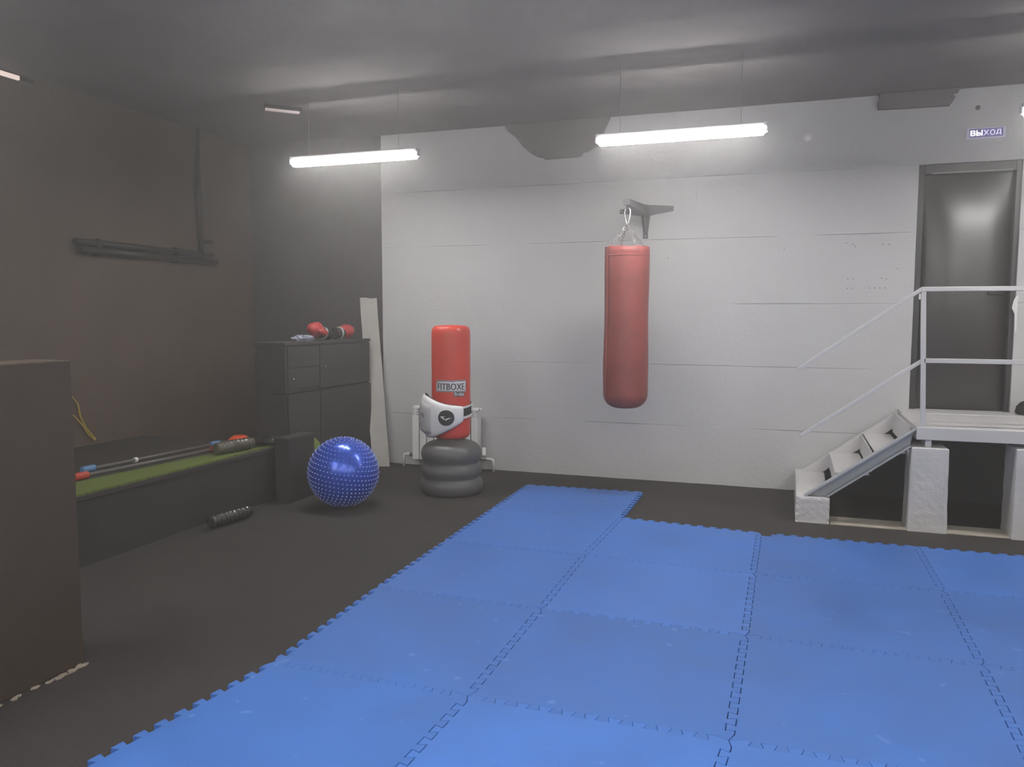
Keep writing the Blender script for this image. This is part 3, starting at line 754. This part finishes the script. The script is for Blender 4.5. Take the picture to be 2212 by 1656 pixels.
MB().tube([(rx0-0.02, 4.41, 0.125), (rx1+0.02, 4.41, 0.125)], 0.016, 10).build('bottom_tube', WHITEPL, rd)
MB().tube([(rx0-0.045, 4.41, 0.125), (rx0+0.004, 4.41, 0.125)], 0.022, 6).build('union_nut', CHAIN, rd)
MB().tube([(rx0-0.03, 4.41, 0.125), (-1.51, 4.41, 0.125), (-1.528, 4.41, 0.118), (-1.535, 4.41, 0.10), (-1.535, 4.41, -0.002)], 0.013, 10).build('feed_pipe', WHITEPL, rd)
MB().tube([(rx1-0.004, 4.41, 0.125), (-0.625, 4.41, 0.125)], 0.020, 6).build('valve_body', CHAIN, rd)
MB().tube([(-0.635, 4.41, 0.125), (-0.58, 4.41, 0.122), (-0.562, 4.41, 0.115), (-0.555, 4.41, 0.095), (-0.555, 4.41, -0.002)], 0.013, 10).build('feed_pipe', WHITEPL, rd)
vh = MB().lathe([(0.012, 0.145), (0.022, 0.160), (0.024, 0.178), (0.019, 0.182), (0.020, 0.228), (0.017, 0.235), (0.0, 0.236)], (-0.655, 4.41, 0), (0, 0, 1), 16); vh.build('thermostat_head', WHITEPL, rd)
MB().tube([(-0.655, 4.41, 0.125), (-0.655, 4.41, 0.150)], 0.009, 8).build('valve_stem', CHAIN, rd)
MB().tube([(rx1-0.002, 4.41, 0.612), (rx1+0.02, 4.41, 0.612)], 0.013, 6).build('bleed_plug', WHITEPL, rd)
for x in (rx0+0.16, rx1-0.16): MB().box((x-0.01, 4.452, 0.50), (x+0.01, 4.5085, 0.52)).build('wall_hook', STEELD, rd)

# ------------------------------------------------------------------ ball
BC = Vector((-1.201, 2.681, 0.2775)); BR = 0.2775
bt = thing('exercise_ball', 'shiny blue spiky exercise ball on the black floor', 'exercise ball', (BC.x, BC.y, 0))
prof = [(BR*math.sin(PI*k_/40), -BR*math.cos(PI*k_/40)) for k_ in range(41)]
sp = MB().lathe(prof, BC, (0.12, -0.05, 1), 64)
for v in sp.v: v.z = max(v.z, 0.001)
skin = sp.build('skin', BALL, bt)
nb_ = MB(); az_ = Vector((0.16, 0.05, 1)).normalized(); ax_ = Vector((1, 0, 0)); ax_ = (ax_-ax_.dot(az_)*az_).normalized(); ay_ = az_.cross(ax_)
rows_n = 24
for r in range(1, rows_n):
    th = PI*r/rows_n; cnt = max(5, int(round(52*math.sin(th))))
    for q in range(cnt):
        ph = 2*PI*(q+0.5*(r % 2))/cnt
        d = math.sin(th)*(math.cos(ph)*ax_+math.sin(ph)*ay_)+math.cos(th)*az_
        if (BC+BR*d).z < 0.012: continue
        e1 = d.orthogonal().normalized(); e2 = d.cross(e1); n = 6
        V = [BC+d*(BR-0.001)+0.0060*(math.cos(2*PI*k_/n)*e1+math.sin(2*PI*k_/n)*e2) for k_ in range(n)]
        V += [BC+d*(BR+0.008)+0.0040*(math.cos(2*PI*k_/n)*e1+math.sin(2*PI*k_/n)*e2) for k_ in range(n)]+[BC+d*(BR+0.0095)]
        nb_.add(V, [(k_, (k_+1) % n, n+(k_+1) % n, n+k_) for k_ in range(n)]+[(n+k_, n+(k_+1) % n, 2*n) for k_ in range(n)], True)
o = nb_.build('nubs', NUB, bt); o['kind'] = 'stuff'

# ------------------------------------------------------------------ leaning board
bl = Vector((-1.80, 4.235, 0.004)); brr = Vector((-1.638, 4.30, 0.004)); tl_ = Vector((-2.045, 4.455, 1.717)); tr_ = Vector((-1.862, 4.478, 1.713))
n_ = (brr-bl).cross(tl_-bl).normalized()
if n_.y < 0: n_ = -n_
P = [bl, brr]
for k_ in range(1, 12):
    p = brr.lerp(tr_, k_/12); P.append(p+(brr-bl).normalized()*random.uniform(-0.003, 0.003))
P += [tr_, tl_.lerp(tr_, 0.6)+Vector((0, 0, -0.006)), tl_.lerp(tr_, 0.35)+Vector((0, 0, 0.003)), tl_]
for k_ in range(1, 12):
    p = tl_.lerp(bl, k_/12); P.append(p+(brr-bl).normalized()*random.uniform(-0.003, 0.003))
tag(MB().prism(P, n_*0.018).build('leaning_board', BOARD, bevel=0.002, seg=1), 'long pale grey board leaning in the corner beside the cabinet', 'board')

# ------------------------------------------------------------------ cabinet, platform and what lies on them
cbn = thing('cabinet', 'black painted cabinet standing against the alcove wall', 'cabinet', (-2.0, 3.6, 0))
MB().box((-2.17, 2.885, 0.86), (-1.866, 4.318, 1.272)).build('upper_body', CAB, cbn, bevel=0.01)
MB().box((-2.18, 2.885, 0.0), (-1.872, 4.322, 0.858)).build('lower_body', CAB, cbn, bevel=0.006)
MB().box((-2.18, 2.86, 1.273), (-1.855, 4.326, 1.302)).build('top_board', CAB, cbn, bevel=0.006)
for a, b, z0, z1, nm in ((2.90, 3.38, 1.085, 1.262, 'drawer'), (2.90, 3.38, 0.90, 1.075, 'drawer'), (3.395, 4.30, 0.875, 1.262, 'door'), (2.90, 3.38, 0.03, 0.85, 'door'), (3.395, 4.32, 0.03, 0.85, 'door')):
    d_ = MB().box((-1.868, a, z0), (-1.852, b, z1)).build(nm, CAB, cbn, bevel=0.003)
    if (nm == 'drawer' and z0 < 1) or (nm == 'door' and z0 > 0.5):
        yk = a+0.05
        MB().lathe([(0.005, 0), (0.005, 0.012), (0.010, 0.016), (0.010, 0.024), (0.0, 0.027)], (-1.852, yk, (z0+z1)/2), (1, 0, 0), 10).build('knob', CHROME, d_)

pf = thing('bench', 'long low black wooden platform bench along the side wall', 'bench', (-2.6, 1.4, 0))
MB().box((-3.395, -0.6, 0.405), (-1.862, 2.855, 0.44)).build('top_board', BENCH, pf, bevel=0.004)
MB().box((-1.90, -0.6, 0.0), (-1.872, 2.855, 0.404)).build('front_board', BENCH, pf)
for y in (-0.6, 1.1, 2.83): MB().box((-3.39, y, 0.0), (-1.902, y+0.025, 0.404)).build('support', BENCH, pf)
rt = random.Random(5); P = []
yy = -0.5
while yy < 2.86:
    P.append((-1.868+rt.uniform(-0.012, 0.010)-0.02*(yy > 2.2), yy, 0.4405)); yy += 0.022
P.append((-1.845, 2.862, 0.4405))
for f in (2.70, 2.55, 2.50, 2.40): P.append((-1.90-(2.70-f)*0.35+rt.uniform(-0.006, 0.006), f, 0.4405))
P += [(-2.10, 2.15, 0.4405), (-2.19, 1.0, 0.4405), (-2.20, -0.5, 0.4405)]
tag(MB().prism(P, (0, 0, 0.012)).build('turf_strip', TURF), 'ragged green artificial turf strip on the edge of the platform bench', 'turf')
def bodybar(a, b, capm, label, r=0.012, rc=0.026):
    a, b = Vector(a), Vector(b); t = thing('weighted_bar', label, 'exercise bar', a)
    d = (b-a).normalized()
    MB().tube([a, b], r, 10).build('shaft', POLE, t)
    for p, s_ in ((a, 1), (b, -1)):
        MB().lathe([(rc*0.85, -0.05), (rc, -0.044), (rc, 0.044), (rc*0.85, 0.05)], p, d, 16).build('end_cap', capm, t)
    return t
bodybar((-2.205, 1.08, 0.480), (-2.098, 2.258, 0.480), CAPRED, 'long grey exercise bar with red end caps on the bench')
b2 = bodybar((-2.41, 1.33, 0.467), (-2.318, 2.522, 0.467), CAPBLUE, 'long grey exercise bar with blue end caps on the bench')
MB().lathe([(0.018, -0.012), (0.020, 0), (0.018, 0.012)], (-2.379, 1.725, 0.467), (0.07, 1, 0), 12).build('clip', WHITEPL, b2)
def roller(a, b, r, m, label, seed):
    a, b = Vector(a), Vector(b); L_ = (b-a).length; rnd = random.Random(seed)
    t = thing('massage_roller', label, 'roller', ((a+b)/2-Vector((0, 0, r))))
    n = 60; prof = [(r*0.45, 0), (r*0.78, 0.0)]
    for k_ in range(n+1):
        s_ = k_/n
        rid = 0.10*math.sin(s_*2*PI*9)+rnd.uniform(-0.03, 0.03)
        rr = r*(0.86+rid*0.9+0.10*math.sin(PI*s_))
        prof.append((min(rr, r*0.99), 0.004+(L_-0.008)*s_))
    prof += [(r*0.78, L_), (r*0.45, L_)]
    MB().lathe(prof, a, (b-a), 24).build('sleeve', m, t)
    d_ = (b-a).normalized()
    MB().tube([a+d_*0.002, b-d_*0.002], r*0.45, 14).build('core', BLACKPL, t)
    return t
roller((-1.727, 1.733, 0.051), (-1.685, 2.112, 0.051), 0.050, ROLLB, 'black shiny ridged roller lying on the black floor', 3)
roller((-2.00, 2.14, 0.504), (-1.938, 2.50, 0.504), 0.050, ROLLO, 'olive shiny ridged roller lying on the turf strip', 4)
tag(MB().lathe([(0.115, 0.0), (0.113, 0.008), (0.095, 0.040), (0.065, 0.070), (0.048, 0.078), (0.040, 0.076), (0.040, 0.066), (0.085, 0.034), (0.107, 0.0)], (-2.215, 2.70, 0.4405), (0, 0, 1), 32).build('marker_cone', ORANGE), 'flat orange training cone behind the olive roller on the bench', 'cone')
bgm = MB().blob((-1.965, 2.745, 0.475), (0.125, 0.095, 0.05), amp=0.35, seed=5.0, flat=0.453)
tag(bgm.build('folded_bag', BLACKPL), 'flat dark folded bag on the bench against the cabinet end', 'bag')
bx_ = thing('step_box', 'low black step box in front of the cabinet beside the ball', 'box', (-1.77, 2.86, 0))
MB().box((-1.795, 2.605, 0.0), (-1.656, 2.970, 0.51)).build('body', CAB, bx_, bevel=0.004)
MB().box((-1.798, 2.598, 0.511), (-1.650, 2.977, 0.535)).build('lid', CAB, bx_, bevel=0.004)
ds = thing('balance_disc', 'olive green disc leaning on the cabinet behind the blue ball', 'disc', (-1.80, 3.13, 0))
MB().lathe([(0.0, -0.012), (0.20, -0.012), (0.232, -0.004), (0.235, 0.004), (0.232, 0.010), (0.0, 0.014)], (-1.826, 3.13, 0.2365), (1, 0, 0.03), 40).build('body', GREEN, ds)
MB().lathe([(0.04, 0.012), (0.05, 0.018), (0.06, 0.0125)], (-1.826, 3.13, 0.2365), (1, 0, 0.03), 24).build('ring', GREEN, ds)
# crumpled packet and gloves on the cabinet top
ZT2 = 1.3025
pk = MB().blob((-1.98, 3.32, ZT2+0.022), (0.05, 0.15, 0.028), amp=0.9, freq=22, seed=9.0, nu=30, nv=16, flat=ZT2)
tag(pk.build('hand_wrap', BLUEW), 'crumpled white and blue hand wrap on the black cabinet', 'hand wrap')
def glove(c, yaw, tilt, label, seed):
    c = Vector(c); t = thing('boxing_glove', label, 'boxing glove', c, 'red boxing gloves on the cabinet')
    fx = Vector((math.cos(yaw)*math.cos(tilt), math.sin(yaw)*math.cos(tilt), math.sin(tilt))); sx = Vector((-math.sin(yaw), math.cos(yaw), 0)); ux = fx.cross(sx)
    z0 = c.z
    m_ = MB(); m_.blob(c+fx*0.10+Vector((0, 0, 0.075)), (0.095, 0.062, 0.068), (fx, sx, ux), amp=0.18, freq=6, seed=seed, flat=z0); m_.build('mitt', GLOVE, t)
    m_ = MB(); m_.blob(c+fx*0.07+sx*0.065+Vector((0, 0, 0.06)), (0.065, 0.028, 0.03), (fx, sx, ux), amp=0.1, seed=seed+1, flat=z0); m_.build('thumb', GLOVE, t)
    m_ = MB(); m_.lathe([(0.05, 0.03), (0.052, 0.0), (0.055, -0.055), (0.058, -0.085), (0.052, -0.087), (0.046, -0.05)], c+Vector((0, 0, 0.064))+fx*0.02, fx, 20)
    for v in m_.v: v.z = max(v.z, z0)
    cu = m_.build('cuff', BLACK, t)
    m_ = MB(); m_.lathe([(0.0575, -0.030), (0.0600, -0.028), (0.0600, -0.012), (0.0575, -0.010)], c+Vector((0, 0, 0.064))+fx*0.02, fx, 20)
    for v in m_.v: v.z = max(v.z, z0)
    m_.build('strap', PADG, cu)
    return t
glove((-2.0, 3.68, ZT2), -1.75, 0.25, 'red boxing glove with black cuff beside the crumpled wrap', 1.0)
glove((-1.97, 3.92, ZT2), 1.35, 0.05, 'red boxing glove with black cuff toward the leaning board', 4.0)

# pipes on the side wall
pr_ = thing('pipe_run', 'black painted pipes with a riser and valve on the side wall', 'pipe', (-3.36, 3.0, 2.0))
MB().tube([(-3.355, 2.17, 2.135), (-3.355, 3.80, 2.135)], 0.028, 12).build('upper_pipe', PIPEB, pr_)
MB().tube([(-3.345, 2.2, 2.068), (-3.345, 3.86, 2.068)], 0.030, 12).build('lower_pipe', PIPEB, pr_)
MB().tube([(-3.355, 3.655, 2.14), (-3.355, 3.655, 3.3495)], 0.026, 12).build('riser', PIPEB, pr_)
MB().tube([(-3.325, 3.655, 2.26), (-3.26, 3.72, 2.26)], 0.022, 10).build('valve', PIPEB, pr_)
for y in (2.4, 3.3): MB().box((-3.3995, y-0.015, 2.03), (-3.33, y+0.015, 2.17)).build('clamp', PIPEB, pr_)
def px_x(x, y, X):
    d = F_ + (x-1106)/FPX*R_ - (y-828)/FPX*U_; t = (X-CAM.x)/d.x; return CAM+t*d
rope = [(-3.39, 2.16, 0.80), (-3.385, 2.172, 0.70), (-3.385, 2.22, 0.60), (-3.385, 2.275, 0.535), (-3.38, 2.315, 0.485), (-3.375, 2.30, 0.475), (-3.38, 2.245, 0.53), (-3.385, 2.19, 0.62), (-3.39, 2.12, 0.70), (-3.39, 2.0, 0.78), (-3.39, 2.02, 0.86), (-3.39, 2.11, 0.86)]
tag(MB().tube(rope, 0.007, 8, closed=True).build('jump_rope', YELLOW), 'yellow cord loop hanging on the dark side wall', 'rope')
